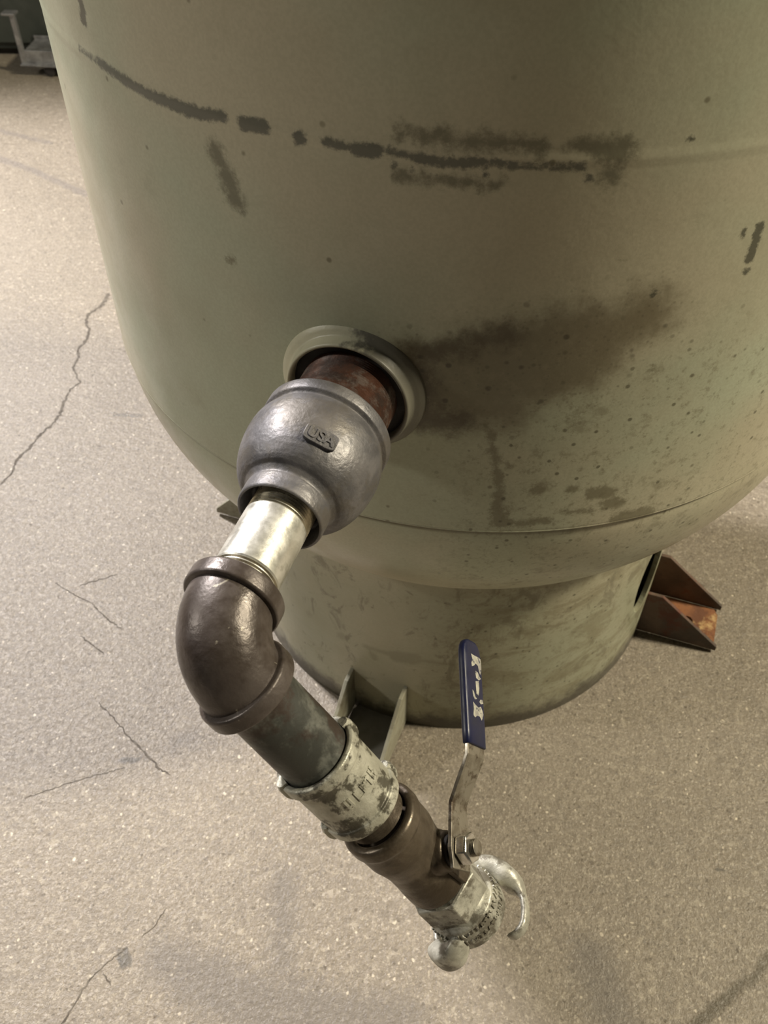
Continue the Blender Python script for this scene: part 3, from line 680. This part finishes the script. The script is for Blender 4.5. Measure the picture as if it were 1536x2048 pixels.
# worn silver print on the grip, thin raised flakes
bm = bmesh.new(); rnd = random.Random(11)
def flake(pts):
    prism(bm, [SB + av * 0.05375 + hv * h + wv * w for w, h in pts], av, 0.00022)
FL = [[(-0.0039, 0.1309), (0.0007, 0.1307), (0.006, 0.131), (0.0094, 0.1305), (0.0101, 0.1269), (0.0098, 0.1218), (0.0078, 0.1181), (0.0062, 0.1206), (0.0052, 0.1241), (0.0023, 0.1252), (-0.0003, 0.1229), (-0.0035, 0.1214), (-0.004, 0.1238), (-0.0024, 0.1275)], [(0.0008, 0.1194), (0.0045, 0.119), (0.0065, 0.1165), (0.0086, 0.1153), (0.0053, 0.1134), (0.0016, 0.1142)], [(0.0005, 0.1115), (0.0049, 0.1128), (0.0053, 0.1075), (0.0038, 0.1018), (0.0009, 0.1024), (0.0007, 0.1074)], [(-0.0046, 0.1041), (-0.0028, 0.1033), (-0.001, 0.0999), (0.0011, 0.0987), (-0.002, 0.0976), (-0.004, 0.0997)], [(0.0058, 0.0993), (0.0089, 0.1), (0.0097, 0.0973), (0.0061, 0.0961), (0.0044, 0.0973)], [(-0.0046, 0.0954), (-0.0017, 0.0939), (0.0027, 0.0928), (0.0059, 0.0943), (0.0079, 0.0919), (0.009, 0.0892), (0.0062, 0.0844), (0.0034, 0.0867), (0.0003, 0.0865), (-0.0029, 0.0845), (-0.0051, 0.0857), (-0.0041, 0.0905)]]
for poly in FL: flake(poly)
obj('grip_print', bm, M_PRINT, grip, smooth=False)
# nut and threaded stem end
bm = bmesh.new(); lathe(bm, SB, av, [(0.0365, 0), (0.0365, 0.0096), (0.0375, 0.0107), (0.0440, 0.0107), (0.0450, 0.0096), (0.0450, 0)], 6, rot=radians(10)); obj('lever_nut', bm, M_BRIGHT, lev, bevel=0.0006, label='bright hexagon nut')
bm = bmesh.new(); lathe(bm, SB, av, [(0.030, 0)] + threaded(0.030, 0.0480, 0.0056, 0.0012, 0.0005) + [(0.0490, 0.0048), (0.0490, 0)], 40); obj('valve_stem', bm, M_STEEL, valve)

# ------------------------------------------------------------------ claw hose coupling
claw = thing('claw_hose_coupling', 'silvery claw hose coupling with two hooked lugs, at the open end of the valve', 'hose coupling', tuple(E + d2 * 0.275))
bm = bmesh.new()
lathe(bm, E, d2, [(0.2570, 0.0), (0.2560, 0.0250), (0.2572, 0.0270), (0.2775, 0.0270), (0.2785, 0.0255), (0.2785, 0.0)], 6, rot=radians(18))
obj('hexagon_shank', bm, M_CLAW, claw, bevel=0.0008)
bm = bmesh.new()
lathe(bm, E, d2, fillet([(0.2780, 0.0), (0.2780, 0.0205), (0.2810, 0.0225), (0.2840, 0.0262), (0.2960, 0.0270), (0.3040, 0.0268), (0.3060, 0.0250), (0.3060, 0.0190), (0.2990, 0.0175), (0.2990, 0.0)], 0.001), 96)
obj('flange', bm, M_CLAW, claw)
bm = bmesh.new(); lathe(bm, E, d2, fillet([(0.2995, 0.0178), (0.3075, 0.0178), (0.3085, 0.0165), (0.3085, 0.0110), (0.2995, 0.0105)], 0.001), 64); obj('rubber_gasket', bm, M_BLACK, claw)
# raised illegible casting strokes round the flange
dd2, cx_, cy_ = basis(d2)
bm = bmesh.new(); rnd = random.Random(5)
for row, s in enumerate((0.2880, 0.2955)):
    for k in range(46):
        a = 2 * pi * k / 46 + row * 0.05 + rnd.uniform(-.015, .015)
        n = cx_ * cos(a) + cy_ * sin(a); tg = -cx_ * sin(a) + cy_ * cos(a)
        ln = rnd.uniform(0.0017, 0.0026); wd = 0.00045; lean = rnd.uniform(-0.5, 0.5)
        ax = (d2 + tg * lean).normalized(); sd = ax.cross(n)
        c = E + d2 * (s + rnd.uniform(-.0006, .0006)) + n * 0.0258
        prism(bm, [c - ax * ln - sd * wd, c + ax * ln - sd * wd, c + ax * ln + sd * wd, c - ax * ln + sd * wd], n, 0.0019)
        if rnd.random() < 0.5:
            q = c + ax * ln * rnd.uniform(-0.8, 0.8)
            prism(bm, [q - sd * 0.0013 - ax * wd, q + sd * 0.0013 - ax * wd, q + sd * 0.0013 + ax * wd, q - sd * 0.0013 + ax * wd], n, 0.0018)
obj('cast_marking', bm, M_CLAW, claw, smooth=False)
# two hooked lugs: a stout arm leaving the flange, ending in a thin hook that sweeps round in front
for k in range(2):
    secs = []; N = 36
    for i in range(N + 1):
        t = i / N
        a = radians(163 + 180 * k + 128 * t)
        n = cx_ * cos(a) + cy_ * sin(a)
        fat = 1.0 if t < 0.42 else max(0.0, 1 - (t - 0.42) / 0.16); fat = fat * fat * (3 - 2 * fat)
        rise = min(1.0, t / 0.34); rise = sin(rise * pi / 2)
        rad = 0.0225 + 0.0125 * rise + 0.0010 * (1 - fat) - 0.0075 * max(0.0, (t - 0.82) / 0.18) ** 2
        s = 0.2945 + 0.0150 * min(1.0, t / 0.42) + 0.0070 * (1 - fat)
        wr = 0.0024 + 0.0056 * fat; ws = 0.0042 + 0.0085 * fat
        if t < 0.12: wr *= 0.6 + 3.3 * t; ws *= 0.6 + 3.3 * t
        if i == N: wr *= 0.5; ws *= 0.6
        c = E + d2 * s + n * rad
        sec = []
        for j in range(20):
            b = 2 * pi * j / 20; cb, sb_ = cos(b), sin(b)
            sec.append(c + n * wr * math.copysign(abs(cb) ** 0.75, cb) + d2 * ws * math.copysign(abs(sb_) ** 0.75, sb_))
        secs.append(sec)
    bm = bmesh.new(); sweep(bm, None, None, secs)
    obj('claw_lug', bm, M_CLAW, claw, sharp=55)

# ------------------------------------------------------------------ far left: dark cabinet and steel cart
cab = thing('metal_cabinet', 'dark green metal cabinet on the floor, far left behind the tank', 'cabinet', (-1.75, 2.05, 0))
def box(bm, x0, x1, y0, y1, z0, z1):
    v = [bm.verts.new((x, y, z)) for x in (x0, x1) for y in (y0, y1) for z in (z0, z1)]
    for f in ((0, 1, 3, 2), (4, 6, 7, 5), (0, 4, 5, 1), (2, 3, 7, 6), (0, 2, 6, 4), (1, 5, 7, 3)): bm.faces.new([v[i] for i in f])
    return bm
CABROT = Matrix.Translation((-1.30, 1.715, 0)) @ Matrix.Rotation(radians(4), 4, 'Z')
def cbox(*a):
    bm = box(bmesh.new(), *a); bm.transform(CABROT); return bm
obj('cabinet_body', cbox(-0.95, 0.55, 0.0, 0.5, 0.02, 1.54), M_CRATE, cab, smooth=False, bevel=0.004)
obj('plinth', cbox(-0.93, 0.53, 0.02, 0.48, 0.0, 0.02), M_BLACK, cab, smooth=False)
obj('door_panel', cbox(-0.93, -0.21, -0.012, 0.0, 0.04, 1.52), M_CRATE, cab, smooth=False, bevel=0.003)
obj('door_panel', cbox(-0.19, 0.53, -0.012, 0.0, 0.04, 1.52), M_CRATE, cab, smooth=False, bevel=0.003)
cart = thing('steel_dolly', 'small grey steel dolly with upright post on casters, in front of the dark cabinet', 'dolly', (-1.22, 1.64, 0))
cx0, cy0 = -1.256, 1.600
bm = box(bmesh.new(), cx0 - 0.0065, cx0 + 0.0065, cy0 - 0.0065, cy0 + 0.0065, 0.030, 0.152)
obj('upright_post', bm, M_CART, cart, smooth=False, bevel=0.002)
bm = box(bmesh.new(), cx0 - 0.024, cx0 + 0.012, cy0 - 0.014, cy0 + 0.014, 0.152, 0.158)
obj('post_cap', bm, M_CART, cart, smooth=False, bevel=0.001)
bm = bmesh.new()
box(bm, cx0 - 0.005, cx0 + 0.55, cy0 - 0.004, cy0 + 0.0, 0.028, 0.064); box(bm, cx0 - 0.005, cx0 + 0.55, cy0 - 0.020, cy0 - 0.004, 0.028, 0.032)
box(bm, cx0 - 0.005, cx0 + 0.55, cy0 + 0.10, cy0 + 0.104, 0.028, 0.064)
obj('deck_rail', bm, M_CART, cart, smooth=False, bevel=0.001)
obj('deck_plate', box(bmesh.new(), cx0, cx0 + 0.55, cy0, cy0 + 0.10, 0.052, 0.056), M_CART, cart, smooth=False)
for wx in (cx0 + 0.07, cx0 + 0.46):
    bm = bmesh.new(); lathe(bm, (wx, cy0 - 0.012, 0.0155), (0, 1, 0), fillet([(0, 0), (0, 0.015), (0.022, 0.015), (0.022, 0)], 0.002), 32)
    wh = obj('caster_wheel', bm, M_BLACK, cart)
    bm = box(bmesh.new(), wx - 0.012, wx + 0.012, cy0 - 0.016, cy0 + 0.014, 0.029, 0.034); obj('caster_plate', bm, M_CART, cart, smooth=False)
